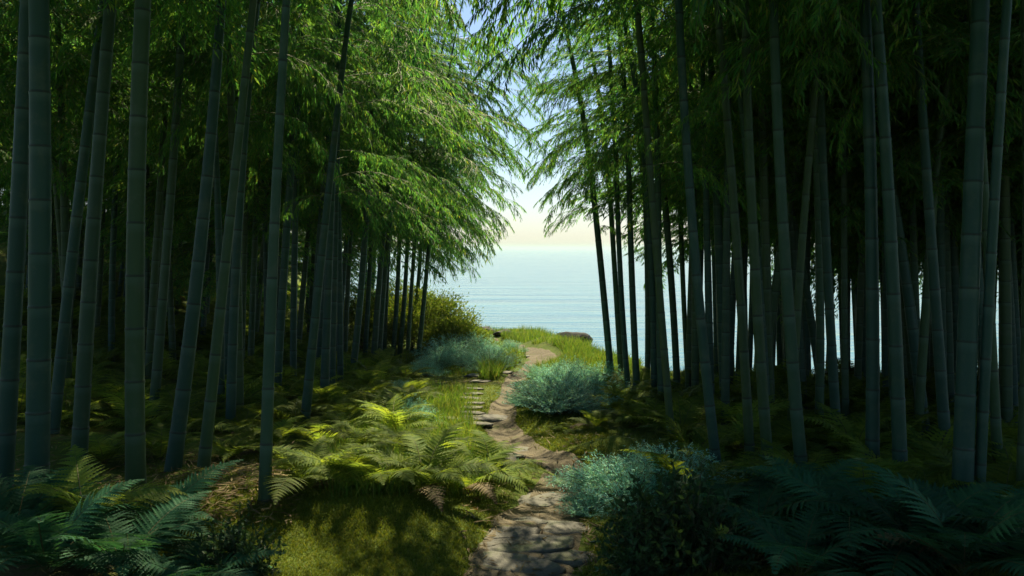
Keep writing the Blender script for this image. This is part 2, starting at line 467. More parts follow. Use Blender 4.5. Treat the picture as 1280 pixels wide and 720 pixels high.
# ------------------------------------------------------------------ bamboo culms
def culm_mesh(pts, rads, inter=.4, sides=14, phase=0.0):
    """pts: dense centre line. rings at every node"""
    pts = np.asarray(pts, float)
    s = np.concatenate([[0], np.cumsum(np.linalg.norm(np.diff(pts, axis=0), axis=1))])
    fr = np.array([0, .012, .03, .07, .3, .6, .88, .955, .985])
    bl = np.array([1.035, 1.07, .985, .985, 1., 1., 1., 1.01, 1.055])
    cells = int(s[-1] / inter) + 1
    ss = (np.arange(cells)[:, None] + fr[None] - phase).ravel() * inter
    ii = (np.arange(cells)[:, None] + fr[None]).ravel(); bb = np.tile(bl, cells)
    ok = (ss >= 0) & (ss <= s[-1]); ss, ii, bb = ss[ok], ii[ok], bb[ok]
    C = np.stack([np.interp(ss, s, pts[:, k]) for k in range(3)], 1)
    r = np.interp(ss, s, rads) * bb
    V, q = tube_geo_up(C, r, sides)
    return mesh_np('culm', V, [q], M['culm'], attrs={'internode': np.repeat(ii, sides)})
def tube_geo_up(pts, rad, sides):
    n = len(pts); t = unit(np.gradient(pts, axis=0)); s1 = unit(np.cross(t, [0, 1.0, 0])); s2 = np.cross(t, s1)
    a = np.arange(sides) * 2 * np.pi / sides
    V = pts[:, None] + np.asarray(rad)[:, None, None] * (np.cos(a)[None, :, None] * s1[:, None] + np.sin(a)[None, :, None] * s2[:, None])
    i = np.arange(n * sides).reshape(n, sides); j = np.roll(i, -1, 1)
    return V.reshape(-1, 3), np.stack([i[:-1], j[:-1], j[1:], i[1:]], -1).reshape(-1, 4)

# ref/label, base px,py, second point px,py, width at base, width at second point, crown start height above ground, [(height, azimuth deg (0=right,90=away), spray, scale)]
B = 'bamboos standing in front of the left grove'
C_ = 'bamboos in the row at the left of the clearing'
D_ = 'bamboos standing in front of the right grove'
E_ = 'bamboos in the cluster at the right of the clearing'
MAIN = [
 ('dark green bamboo rising out of the left border', 3, 625, 42, 0, 25, 19, 4.4, [], B),
 ('thick blue-green bamboo second from the left border', 45, 637, 62, 0, 32, 25, 4.4, [], B),
 ('slim shadowed bamboo leaning right behind the thick blue-green one', 66, 545, 124, 0, 16, 13, 4.5, [], B),
 ('bluish bamboo with bright rim, fourth from the left border', 98, 592, 138, 0, 22, 16, 4.4, [], B),
 ('thick upright blue bamboo standing between two leaning bamboos', 170, 617, 183, 0, 27, 21, 4.4, [], B),
 ('slender dim bamboo just right of the thick upright blue one', 191, 525, 227, 0, 14, 10, 4.6, [], B),
 ('broad green bamboo leaning right beside the slender dim one', 216, 588, 270, 20, 22, 13, 4.4, [], B),
 ('leaning mid-green bamboo at the far-left end of the moss', 254, 588, 313, 20, 17, 10, 4.4, [(3.5, 20, 3, .8)], B),
 ('straight slim bamboo rising behind the leaning mid-green one', 288, 536, 313, 60, 14, 10, 4.2, [(3.6, 40, 1, .8)], B),
 ('dark upright bamboo standing on the moss mound', 331, 627, 352, 0, 18, 11, 4.4, [(4.1, -60, 3, .8), (4.7, 55, 2, .9), (5.1, 40, 0, 1.0), (5.5, 70, 2, .9), (5.9, 25, 4, .9)], B),  # upper branches added out of view to shade the near ferns and moss
 ('slim bamboo directly behind the one on the moss mound', 346, 492, 373, 60, 12, 9, 4.0, [(3.2, 0, 1, .8), (3.9, 60, 0, .8)], B),
 ('right-leaning bamboo that carries low sunlit branches', 380, 538, 430, 80, 14, 8, 4.2, [(2.9, -10, 0, .62), (3.25, 15, 2, .55), (2.7, 170, 3, .6), (3.7, -30, 2, .7), (4.1, 10, 2, .8)], B),
 ('upright bamboo just right of the one carrying sunlit branches', 405, 507, 414, 240, 13, 9, 4.2, [(2.9, -20, 0, .8), (3.4, 10, 2, .8)], B),
 ('thin bamboo left of the slanting one beside the clearing', 421, 452, 436, 250, 8, 6, 3.0, [(2.7, -40, 1, .9)], C_),
 ('thin bamboo directly behind the slanting one beside the clearing', 431, 449, 440, 250, 7, 6, 3.0, [], C_),
 ('slanting bamboo in front of the thin row beside the clearing', 440, 474, 458, 250, 10, 8, 3.3, [(2.9, -20, 0, .9), (3.4, 20, 2, .9), (2.6, -70, 1, .7)], C_),
 ('thin bamboo between the slanting one and the twin bamboos', 456, 447, 466, 250, 7, 6, 3.0, [(2.8, 0, 2, .9)], C_),
 ('left one of the twin bamboos in front of the bush', 467, 458, 483, 260, 9, 7, 3.0, [(2.7, -10, 0, .9), (3.3, 20, 2, 1)], C_),
 ('right one of the twin bamboos in front of the bush', 473, 457, 488, 260, 9, 7, 3.2, [(2.9, -30, 2, .9), (3.6, 10, 2, 1)], C_),
 ('thin bamboo of the clearing row, sixth from its seaward end', 480, 446, 490, 250, 7, 6, 3.1, [(2.9, 10, 1, .9)], C_),
 ('thin bamboo of the clearing row, fifth from its seaward end', 491, 447, 500, 250, 7, 5, 3.1, [(2.6, -10, 1, .8), (3.4, 0, 2, 1)], C_),
 ('thin bamboo of the clearing row, fourth from its seaward end', 499, 447, 510, 250, 7, 5, 3.1, [(2.8, 15, 2, .8), (3.6, -10, 0, 1.1)], C_),
 ('thin bamboo of the clearing row, third from its seaward end', 509, 452, 522, 250, 6, 5, 3.2, [(2.7, 5, 0, .6), (3.2, -10, 2, .65), (3.9, 10, 2, 1.), (5.2, 10, 2, 1.1), (6.2, -10, 4, 1.25), (7.1, 12, 0, 1.2)], C_),
 ('thin bamboo of the clearing row, second from its seaward end', 515, 440, 530, 250, 6, 5, 3.2, [(2.9, 10, 2, .6), (3.5, 0, 0, .8), (4.2, -5, 2, 1.)], C_),
 ('last thin bamboo at the seaward end of the clearing row', 522, 454, 541, 250, 7, 5, 3.4, [(2.35, -5, 3, .5), (2.7, 15, 0, .42), (3.2, 0, 2, .45), (3.7, -15, 4, .6), (4.2, 0, 2, .75), (4.8, 10, 0, .95), (5.3, -8, 2, 1.0), (5.8, 4, 0, 1.05), (6.3, -5, 2, .9), (6.9, 8, 4, .9), (5.6, -30, 1, 1.0)], C_),
 # right side
 ('lone slender bamboo standing nearest the clearing on the right', 765, 487, 740, 235, 10, 8, 3.9, [(2.9, 175, 3, .45), (3.3, 190, 1, .48), (3.7, 170, 0, .52), (4.2, 180, 2, .50), (2.6, 40, 3, .6), (4.8, 185, 0, .58), (5.4, 172, 2, .55), (6.0, 190, 4, .6)], E_),
 ('slim bamboo just behind the lone slender one', 777, 478, 764, 270, 8, 7, 3.4, [(3.0, 190, 0, .6), (3.6, 175, 2, .55), (4.4, 180, 2, .55), (5.6, 176, 0, .7)], E_),
 ('slim bamboo rising from yellow ferns, third from the clearing', 786, 496, 773, 250, 8, 7, 3.4, [(3.2, 200, 1, .7), (3.9, 180, 2, .6)], E_),
 ('slim bamboo fourth from the clearing in the right cluster', 797, 502, 788, 250, 10, 8, 3.4, [(3.3, 170, 1, .7)], E_),
 ('thin bamboo fifth from the clearing in the right cluster', 809, 488, 808, 270, 8, 7, 3.3, [], E_),
 ('slim bamboo sixth from the clearing in the right cluster', 818, 505, 808, 250, 10, 9, 3.5, [(3.3, 200, 0, .7)], E_),
 ('upright bamboo seventh from the clearing in the right cluster', 828, 520, 824, 250, 11, 9, 3.6, [(3.4, 210, 1, .7)], E_),
 ('long leaning bamboo standing in front of the right cluster', 840, 555, 801, 95, 11, 9, 5.0, [(2.75, -8, 0, .55), (3.05, 170, 2, .5), (3.6, 190, 2, .45)], E_),  # crown made full and wide to shade the near path
 ('rightmost bamboo of the right cluster, leaning gently left', 847, 498, 830, 250, 10, 9, 3.5, [], E_),
 ('thin upright bamboo left of the dark left-leaning one', 860, 480, 852, 280, 7, 7, 3.2, [], E_),
 ('dark left-leaning bamboo at the front, nearest the clearing', 898, 602, 848, 0, 15, 11, 4.3, [(3.9, 200, 2, .8), (4.7, 145, 2, .95), (5.1, 115, 0, .95), (5.5, 170, 4, 1.0), (6.0, 130, 2, .9)], D_),  # branches above the frame are added to shade the foreground path
 ('left-leaning green bamboo second among the right front ones', 938, 582, 898, 0, 14, 10, 4.3, [(3.75, 200, 3, .6), (3.1, 190, 3, .5), (4.7, 152, 2, 1.0), (5.1, 165, 0, 1.1), (5.5, 145, 4, 1.1), (5.9, 158, 2, 1.0), (6.3, 170, 0, 1.1)], D_),  # high branches, added out of view, cast shade on the near path
 ('left-leaning green bamboo third among the right front ones', 961, 590, 931, 0, 16, 11, 4.3, [(3.3, 200, 3, .5)], D_),
 ('thin straight bamboo behind the third right front one', 957, 530, 953, 90, 9, 8, 4.0, [], D_),
 ('stout blue-green bamboo leaning left, bare and ringed', 1004, 608, 969, 0, 18, 13, 4.4, [], D_),
 ('bamboo crossing behind the stout blue-green one, leaning right', 988, 560, 1021, 60, 12, 9, 4.0, [], D_),
 ('dark bamboo leaning left between stout and twin blue ones', 1047, 556, 1022, 60, 14, 10, 4.0, [], D_),
 ('thin upright bamboo close behind the left twin blue one', 1057, 530, 1053, 100, 10, 8, 3.9, [], D_),
 ('left one of the twin blue bamboos on the right', 1090, 607, 1080, 0, 19, 15, 4.4, [], D_),
 ('right one of the twin blue bamboos on the right', 1126, 612, 1096, 0, 20, 14, 4.4, [], D_),
 ('thin dark bamboo right of the twin blue bamboos', 1117, 525, 1128, 70, 11, 9, 3.9, [], D_),
 ('right-leaning dark bamboo midway between twin and thickest bamboos', 1147, 548, 1163, 260, 13, 11, 3.9, [], D_),
 ('brownish dark bamboo leaning left beside the thickest right one', 1184, 583, 1153, 0, 16, 11, 4.3, [], D_),
 ('thickest bamboo of the right grove, near the border', 1202, 642, 1232, 0, 28, 23, 4.4, [], D_),
 ('blue-green bamboo close against the thickest right one', 1223, 640, 1250, 0, 15, 12, 4.4, [], D_),
 ('left-leaning bamboo between the thickest one and the right border', 1248, 592, 1228, 260, 14, 11, 4.2, [], D_),
 ('dark bamboo cut by the right border of the view', 1275, 637, 1276, 0, 14, 12, 4.4, [], D_),
]
MAINPOS = []
rb = random.Random(3)
for n, (label, bx, by, tx, ty, wb, wt, ch, br, grp) in enumerate(MAIN):
    X, Y, Z = at(bx, by)
    k = Y / F
    d = np.array([(tx - bx) * k, rb.uniform(-.15, .15), (by - ty) * k])   # base -> second point
    h2 = d[2]; H = rb.uniform(8.6, 9.8) if grp != E_ or bx == 840 else rb.uniform(6.5, 7.2)
    slope = np.array([d[0], d[1]]) / h2
    zz = np.linspace(-.06, H, 60)
    bend = rb.uniform(-.012, .012)
    xx = slope[0] * zz + bend * (zz * (zz - h2)) - np.sign(X) * .0 * zz
    # curve the hidden top inwards, the way heavy crowns nod
    xx = xx + np.sign(slope[0] if abs(slope[0]) > .01 else -X) * .02 * np.clip(zz - h2, 0, None) ** 2
    yy = slope[1] * zz
    rb0, rt0 = wb * k * .45, wt * k * .45
    rr = np.maximum(rb0 + (rt0 - rb0) * zz / h2, .0) ; rr = np.maximum(rr, rb0 * .28) * (1 - .6 * np.clip((zz - 5) / (H - 5), 0, 1))
    rr = rr * (1 + .10 * np.exp(-np.clip(zz, 0, None) / .12))
    pts = np.stack([xx, yy, zz], 1)
    r = root_empty('bamboo', (X, Y, Z)); tag(r, label, 'bamboo', grp)
    link('culm', culm_mesh(pts, rr, inter=rb.uniform(.36, .44) if wb > 12 else rb.uniform(.30, .38), phase=rb.random()), r)
    def on(h): return Vector((float(np.interp(h, zz, xx)), float(np.interp(h, zz, yy)), h))
    s = (H - ch) / 5.3
    cm = LIGHT_CROWNS[n % 3] if ((grp == E_ and bx != 840) or bx in (331, 346, 380, 405)) else CROWNS[n % len(CROWNS)]
    link('crown', cm, r, on(ch), (0, math.atan(slope[0]) * .5, rb.uniform(0, 6.28)), (max(s, .85) * ({765: .55, 777: .6, 786: .75, 797: .8, 522: .68, 515: .75, 509: .85, 840: 1.3}.get(bx, 1.0) if grp in (C_, E_) else 1.1),) * 2 + (s,))
    for (h, az, j, sc) in br:
        link('leafy_branch', SPRAY_ME[j], r, on(h), (rb.uniform(-.2, .2), rb.uniform(-.12, .12), R(az)), (sc,) * 3)
    MAINPOS.append((X, Y, label))

# rear ranks: shared culm meshes, copied
rr_ = random.Random(8)
REAR_CULM = []
for k in range(6):
    H = 9.0; zz = np.linspace(-.1, H, 40); c = rr_.uniform(-.008, .008)
    pts = np.stack([c * zz * zz, rr_.uniform(-.004, .004) * zz * zz, zz], 1)
    REAR_CULM.append(culm_mesh(pts, .058 * (1 - .75 * (zz / H).clip(0, 1) ** 1.3), .34, 9, rr_.random()))
taken = [(p[0], p[1]) for p in MAINPOS]
def rear(x, y, label, grp, lean, ch, tall=1.0, wide=1.35):
    r = root_empty('bamboo', (x, y, gz(x, y)), rr_.uniform(-.6, .6)); tag(r, label, 'bamboo', grp)
    r.rotation_euler = (rr_.uniform(-.03, .03), lean, rr_.uniform(-.3, .3))
    s = rr_.uniform(.8, 1.25)
    link('culm', REAR_CULM[rr_.randrange(6)], r, (0, 0, 0), (0, 0, rr_.uniform(0, 6.28)), (s, s, tall))
    link('crown', (DENSE_CROWNS[rr_.randrange(4)] if wide > 1 else CROWNS[rr_.randrange(5)]), r, (0, 0, ch), (0, 0, rr_.uniform(0, 6.28)), (wide, wide, .95 if tall == 1 else max(.4, (9 * tall - ch) / 5.2)))
    taken.append((x, y))
def free(x, y, d): return all((x - a) ** 2 + (y - b) ** 2 > d * d for a, b in taken)
cnt = 0; tries = 0
while cnt < 58 and tries < 30000:                                  # left grove
    tries += 1
    y = rr_.uniform(10.5, 36); x = rr_.uniform(-.66 * y - 1.5, -2.6 - .03 * y)
    px, py = pix(x, y, gz(x, y))
    if px > 470 - (20 - y) * 3 if y < 20 else px > 470: continue
    if y < 13 and px > 300: continue
    if y > 24 and rr_.random() < .35: continue
    if not free(x, y, .55 if y < 22 else .75): continue
    if x > -9 and y < 24:
        lb, g = 'thin shaded bamboo in the middle ranks of the left grove', 'thin bamboos in the middle of the left grove'
    else:
        lb, g = 'thin dark bamboo far back in the depths of the left grove', 'thin bamboos far back in the left grove'
    rear(x, y, lb, g, rr_.gauss(.05, .035), rr_.uniform(2.7, 3.6)); cnt += 1
cnt = 0; tries = 0
while cnt < 40 and tries < 20000:                                   # right grove
    tries += 1
    y = rr_.uniform(9.5, 17.5); x = rr_.uniform(2.2, .66 * y + 2)
    px, py = pix(x, y, gz(x, y))
    if px < 855 or y > np.interp(x, EDGE_X, EDGE_Y) - .3: continue
    if y < 11.5 and px < 1000: continue
    if not free(x, y, .5): continue
    lb, g = 'thin dark bamboo against the bright sea in the rear of the right grove', 'thin bamboos in the rear of the right grove'
    rear(x, y, lb, g, rr_.gauss(-.02, .04), rr_.uniform(2.5, 3.3), .7 if x < 6.5 else 1.0, wide=.6 if x < 4.3 else 1.35); cnt += 1

cnt = tries = 0
while cnt < 76 and tries < 20000:                                    # the last ranks before the drop to the sea
    tries += 1
    y = rr_.uniform(13.0, 17.3); x = rr_.uniform(3.2, .66 * y + 2)
    px = pix(x, y, -2)[0]
    if px < 870 or (px < 1040 and rr_.random() < .75) or y > np.interp(x, EDGE_X, EDGE_Y) - .2 or not free(x, y, .32): continue
    rear(x, y, 'thin dark bamboo against the bright sea in the rear of the right grove', 'thin bamboos in the rear of the right grove', rr_.gauss(-.02, .04), rr_.uniform(2.0, 2.8), .7 if x < 6.5 else 1.0, wide=.6 if x < 4.3 else 1.35); cnt += 1
cnt = tries = 0
while cnt < 22 and tries < 8000:                                    # the wooded rise that closes the view on the left
    tries += 1
    y = rr_.uniform(19, 37); x = rr_.uniform(-.64 * y - 1, -5.5)
    if pix(x, y, gz(x, y))[0] > 400 or not free(x, y, .6): continue
    rear(x, y, 'thin dark bamboo far back in the depths of the left grove', 'thin bamboos far back in the left grove', rr_.gauss(.05, .03), rr_.uniform(.8, 1.6), wide=1.7); cnt += 1
n_left = n_right = tries = 0
while (n_left < 24 or n_right < 26) and tries < 30000:              # slim stems filling the ranks
    tries += 1
    y = rr_.uniform(9.5, 24); x = rr_.uniform(-.6 * y, .6 * y + 1)
    px = pix(x, y, gz(x, y))[0]
    if x < 0 and n_left < 24 and 20 < px < 440 and y > 11 and free(x, y, .45):
        rear(x, y, 'thin shaded bamboo in the middle ranks of the left grove', 'thin bamboos in the middle of the left grove', rr_.gauss(.04, .03), rr_.uniform(3.2, 4.0), wide=.7); n_left += 1
    elif x > 0 and n_right < 26 and px > 860 and y < np.interp(x, EDGE_X, EDGE_Y) - .3 and free(x, y, .38):
        rear(x, y, 'thin dark bamboo against the bright sea in the rear of the right grove', 'thin bamboos in the rear of the right grove', rr_.gauss(-.02, .04), rr_.uniform(3.0, 3.8), .75, wide=.7); n_right += 1
# unseen bamboos added around and behind the viewpoint to shade the foreground
cnt = tries = 0
while cnt < 16 and tries < 5000:
    tries += 1
    y = rr_.uniform(-8, 6.5); x = rr_.uniform(-8, 8)
    if abs(x) < 1.1 or (y > .5 and abs(x) < .62 * y + 1.2) or not free(x, y, .8): continue
    rear(x, y, 'bamboo added around the viewpoint to shade the foreground, outside the view', 'shade bamboos added around the viewpoint', rr_.gauss(-.03 if x > 0 else .03, .03), rr_.uniform(3.6, 4.4), wide=1.7); cnt += 1
print('around', cnt)

# ------------------------------------------------------------------ ferns
def frond(rng, L=.8, pairs=24, lobes=8, th0=25, th1=112, width=.30):
    A = Acc()
    n = 40; t = np.linspace(0, 1, n)
    th = np.radians(th0 + (th1 - th0) * t ** 1.15); sway = rng.normal(0, .12)
    dxy = np.sin(th); dz = np.cos(th)
    C = np.stack([np.cumsum(dxy) / n * L, sway * L * t * t, np.cumsum(dz) / n * L], 1); C -= C[0]
    A.add(*tube_geo(C, .0045 * (1 - .85 * t) * L / .8 + .0006, 4), 1)
    for k in range(pairs):
        tt = .14 + .85 * k / (pairs - 1)
        p = np.array([np.interp(tt, t, C[:, a]) for a in range(3)])
        p2 = np.array([np.interp(min(tt + .03, 1), t, C[:, a]) for a in range(3)])
        p1 = np.array([np.interp(tt - .03, t, C[:, a]) for a in range(3)]); d0 = unit(p2 - p1)
        up = unit(np.cross(np.cross(d0, [0, 0, 1.0]) + 1e-6, d0))
        prof = (min(1, ((tt - .08) / .22)) ** .8) * (1 - ((tt - .3) / .7) ** 1.5 if tt > .3 else 1)
        ln = max(L * width * prof, .012) * rng.uniform(.9, 1.08)
        wd = L * .85 / pairs * .62
        for sg in (-1, 1):
            sd = unit(np.cross(d0, up)) * sg
            dr = unit(sd * .93 + d0 * (.28 + .35 * tt) + up * rng.uniform(-.05, .22))
            m = 2 * lobes; s = np.arange(m + 1) / m
            cen = p + dr[None] * (ln * s)[:, None] - up[None] * (ln * .22 * s * s)[:, None]
            w = wd * (1 - s ** 1.6) * np.where(np.arange(m + 1) % 2 == 1, 1.15, .45); w[0] *= .5
            ac = unit(np.cross(up, dr))
            fw = np.where(np.arange(m + 1) % 2 == 1, wd * .35, 0)[:, None] * dr[None]
            V = np.stack([cen, cen + ac * w[:, None] + fw + up * (.12 * w[:, None]), cen - ac * w[:, None] + fw + up * (.12 * w[:, None])], 1).reshape(-1, 3)
            a = np.arange(m) * 3
            q = np.concatenate([np.stack([a, a + 1, a + 4, a + 3], 1), np.stack([a, a + 3, a + 5, a + 2], 1)])
            A.add(V, q, 0)
    return A
rf = np.random.default_rng(77)
FR = [frond(rf, .8, 26, 8, a, b, w) for a, b, w in ((22, 105, .27), (30, 118, .30), (38, 100, .25), (15, 125, .28))]
FROND_ME = [a.mesh('frond', [M['fern'], M['stipe']]) for a in FR]
FROND_DEAD = [a.mesh('frond', [M['litter'], M['stipe']]) for a in (frond(rf, .75, 22, 7, 45, 150, .26), frond(rf, .7, 20, 7, 60, 135, .22))]
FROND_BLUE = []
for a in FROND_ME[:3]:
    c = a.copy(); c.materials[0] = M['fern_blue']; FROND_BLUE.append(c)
FR_LO = [frond(rf, .8, 20, 4, a, b, w).arrays() for a, b, w in ((22, 105, .28), (30, 118, .32), (40, 100, .27))]
def fern_mesh(rng, n=10):
    A = Acc()
    for k in range(n):
        V, t, q, mi = FR_LO[rng.integers(0, 3)]
        s = rng.uniform(.6, 1.1)
        Rm = rotm((rng.uniform(-.25, .25), rng.uniform(-.3, .4), k * 6.283 / n + rng.uniform(-.35, .35)))
        W = V @ Rm.T * s; n0 = A.n
        A.v.append(W); A.n += len(W); A.t.append(t + n0); A.q.append(q + n0); A.mt.append(mi[:len(t)]); A.mq.append(mi[len(t):])
    return A.mesh('fern', [M['fern'], M['stipe']])
FERN_ME = [fern_mesh(np.random.default_rng(90 + k), 8 + k) for k in range(5)]

used_rel = set()
def rel_label(x, y, look, kind):
    """where this plant stands, told from the nearest bamboos that have a label of their own"""
    order = sorted(MAINPOS, key=lambda p: (p[0] - x) ** 2 + (p[1] - y) ** 2)
    for bx, by, lb in order:
        dx, dy = x / y * F - bx / by * F, y - by
        rel = ('just left of' if dx < 0 else 'just right of') if abs(dx) > 45 else ('in front of' if dy < 0 else 'behind')
        if (rel, lb, kind) in used_rel: continue
        used_rel.add((rel, lb, kind))
        w = f'{look} {kind} {rel} the {lb}'.replace(',', '').split()
        return ' '.join(w[:16]) if len(w) > 16 else ' '.join(w)
rp = random.Random(5)
FERNPOS = []
def fern_near(px, py, s, look, n=10, label=None, spread=0.0):
    x, y, z = at(px, py)
    r = root_empty('fern', (x, y, z - .02), rp.uniform(0, 6.28), s)
    tag(r, label or rel_label(x, y, look, 'fern'), 'fern', 'large ferns of the undergrowth')
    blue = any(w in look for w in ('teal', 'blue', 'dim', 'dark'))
    for k in range(n):
        q = rp.uniform(.75, 1.12)
        dead = rp.random() < .05
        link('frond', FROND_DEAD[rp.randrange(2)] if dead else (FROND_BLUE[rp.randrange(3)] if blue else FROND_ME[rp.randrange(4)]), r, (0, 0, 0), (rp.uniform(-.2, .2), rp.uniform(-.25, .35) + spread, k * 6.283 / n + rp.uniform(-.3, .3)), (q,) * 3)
    FERNPOS.append((x, y)); return r
NEAR = [  # px, py of the base, scale, look
 (60, 715, 1.05, 'large blue-green'), (150, 716, 1.05, 'broad teal'), (240, 735, .9, 'low dark teal'), (15, 680, 1.1, 'dim'), (110, 672, 1.05, 'shaded'), (190, 668, 1.0, 'teal'),
 (380, 612, 1.0, 'sunlit'), (430, 606, .95, 'sunlit'), (480, 612, 1.05, 'bright'), (530, 620, 1.15, 'bushy sunlit'), (585, 618, 1.1, 'bright drooping'), (610, 598, .95, 'sunlit'),
 (340, 560, .9, 'sunlit'), (285, 575, .95, 'sunlit'), (200, 575, .95, 'sunlit'), (130, 580, .9, 'half-lit'), (240, 540, .9, 'sunlit'), (400, 560, .95, 'sunlit'), (455, 560, .9, 'bright'), (545, 575, 1.0, 'bright'), (500, 570, .9, 'sunlit'),
 (425, 520, .9, 'sunlit'), (360, 520, .9, 'sunlit'), (460, 500, .9, 'sunlit'),
 (712, 540, .5, 'small yellow-green'), (745, 535, .65, 'yellow-green'), (770, 520, .7, 'yellow-green'), (790, 530, .8, 'yellow-green'), (880, 520, .95, 'half-lit'), (810, 535, .9, 'shaded'),
 (880, 655, 1.0, 'dim teal'), (950, 665, 1.15, 'dim teal'), (1010, 650, 1.05, 'dark'), (1070, 680, 1.3, 'large arching teal'), (1150, 700, 1.35, 'broad arching teal'), (1230, 690, 1.25, 'broad dim'), (1270, 715, 1.2, 'dark'),
 (1000, 720, 1.1, 'dark'), (1080, 640, 1.0, 'shaded'), (1160, 640, 1.0, 'shaded'), (1255, 640, 1.0, 'shaded'), (930, 620, .95, 'shaded'), (1035, 605, .95, 'shaded'), (1150, 600, .95, 'shaded'), (985, 570, .95, 'shaded'), (1070, 560, .95, 'shaded'),
 (1205, 720, 1.3, 'big blue-green'),
]
for px, py, s, look in NEAR: fern_near(px, py, s * (.92 if py > 640 else .8), look, rp.randint(10, 13))
def far_ferns(n, region, dmin, label, grp, smin, smax):
    c = tr = 0
    while c < n and tr < 6000:
        tr += 1
        px, py = region()
        x, y, z = at(px, py)
        if y > np.interp(x, EDGE_X, EDGE_Y) or path_dist(np.array([x]), np.array([y]))[0] < .25: continue
        if not all((x - a) ** 2 + (y - b) ** 2 > dmin * dmin for a, b in FERNPOS): continue
        FERNPOS.append((x, y)); c += 1; s = rp.uniform(smin, smax)
        o = link('fern', FERN_ME[rp.randrange(5)], None, (x, y, z - .02), (rp.uniform(-.1, .1), rp.uniform(-.1, .1), rp.uniform(0, 6.28)), (s, s, s * rp.uniform(.85, 1.1)))
        tag(o, label, 'fern', grp)
U = rp.uniform
far_ferns(45, lambda: (U(0, 330), U(455, 545)), .5, 'dim fern under the left grove among thin bamboo stems', 'ferns under the left grove', .8, 1.1)
far_ferns(70, lambda: (U(0, 400), U(370, 460)), .8, 'dark fern far back on the rise between left bamboo stems', 'ferns far back in the left grove', 1.0, 1.5)
far_ferns(40, lambda: (U(330, 520), U(458, 545)), .42, 'sunlit fern in the bank between left bamboos and clearing', 'ferns on the sunlit left bank', .7, 1.0)
far_ferns(26, lambda: (U(765, 900), U(488, 540)), .4, 'yellow-green fern on the bank right of the path', 'ferns on the right bank', .65, .95)
far_ferns(60, lambda: (U(850, 1280), U(478, 640)), .45, 'dark fern in the shaded undergrowth of the right grove', 'ferns under the right grove', .75, 1.05)

# ------------------------------------------------------------------ shrubs
def wisp_mesh(name, rng, stems, H, Rr, leaf, wid, per, mats):
    A = Acc(); P, D, N_, LN, WD = [], [], [], [], []
    for k in range(stems):
        a = rng.uniform(0, 6.283); e = math.sqrt(rng.uniform(0, 1))
        tip = np.array([math.cos(a) * e * Rr, math.sin(a) * e * Rr, H * math.sqrt(max(0, 1 - .75 * e * e)) * rng.uniform(.6, 1.15) * (1 + 1.1 * float(vnoise(math.cos(a) * e * 1.6 + Rr * 9, math.sin(a) * e * 1.6, stems * .37)))])
        base = tip * np.array([.3, .3, 0]) + np.append(rng.normal(0, .02, 2), 0)
        tt = np.linspace(0, 1, 6)
        mid = base + np.array([0, 0, tip[2] * .55])
        pts = (1 - tt)[:, None] ** 2 * base + 2 * (tt * (1 - tt))[:, None] * mid + (tt ** 2)[:, None] * tip
        A.add(*tube_geo(pts, .0022 * (1 - .7 * tt) + .0004), 1)
        for j in range(per):
            t = rng.uniform(.3, 1); p = np.array([np.interp(t, tt, pts[:, q]) for q in range(3)])
            d = unit(pts[-1] - pts[-3]); sd = unit(rng.normal(0, 1, 3))
            P.append(p); D.append(unit(d * .7 + sd * .8)); N_.append(unit(rng.normal(0, 1, 3) + [0, 0, .8]))
            LN.append(leaf * rng.uniform(.6, 1.25)); WD.append(wid * rng.uniform(.7, 1.2))
    V, Fc = leaves_geo(np.array(P), np.array(D), np.array(N_), np.array(LN), np.array(WD))
    A.add(V, Fc, 0)
    return A.mesh(name, mats)
SIL = [wisp_mesh('silver_shrub', np.random.default_rng(60 + k), 340, .44, .5, .036, .0065, 34, [M['silver'], M['bark']]) for k in range(3)]
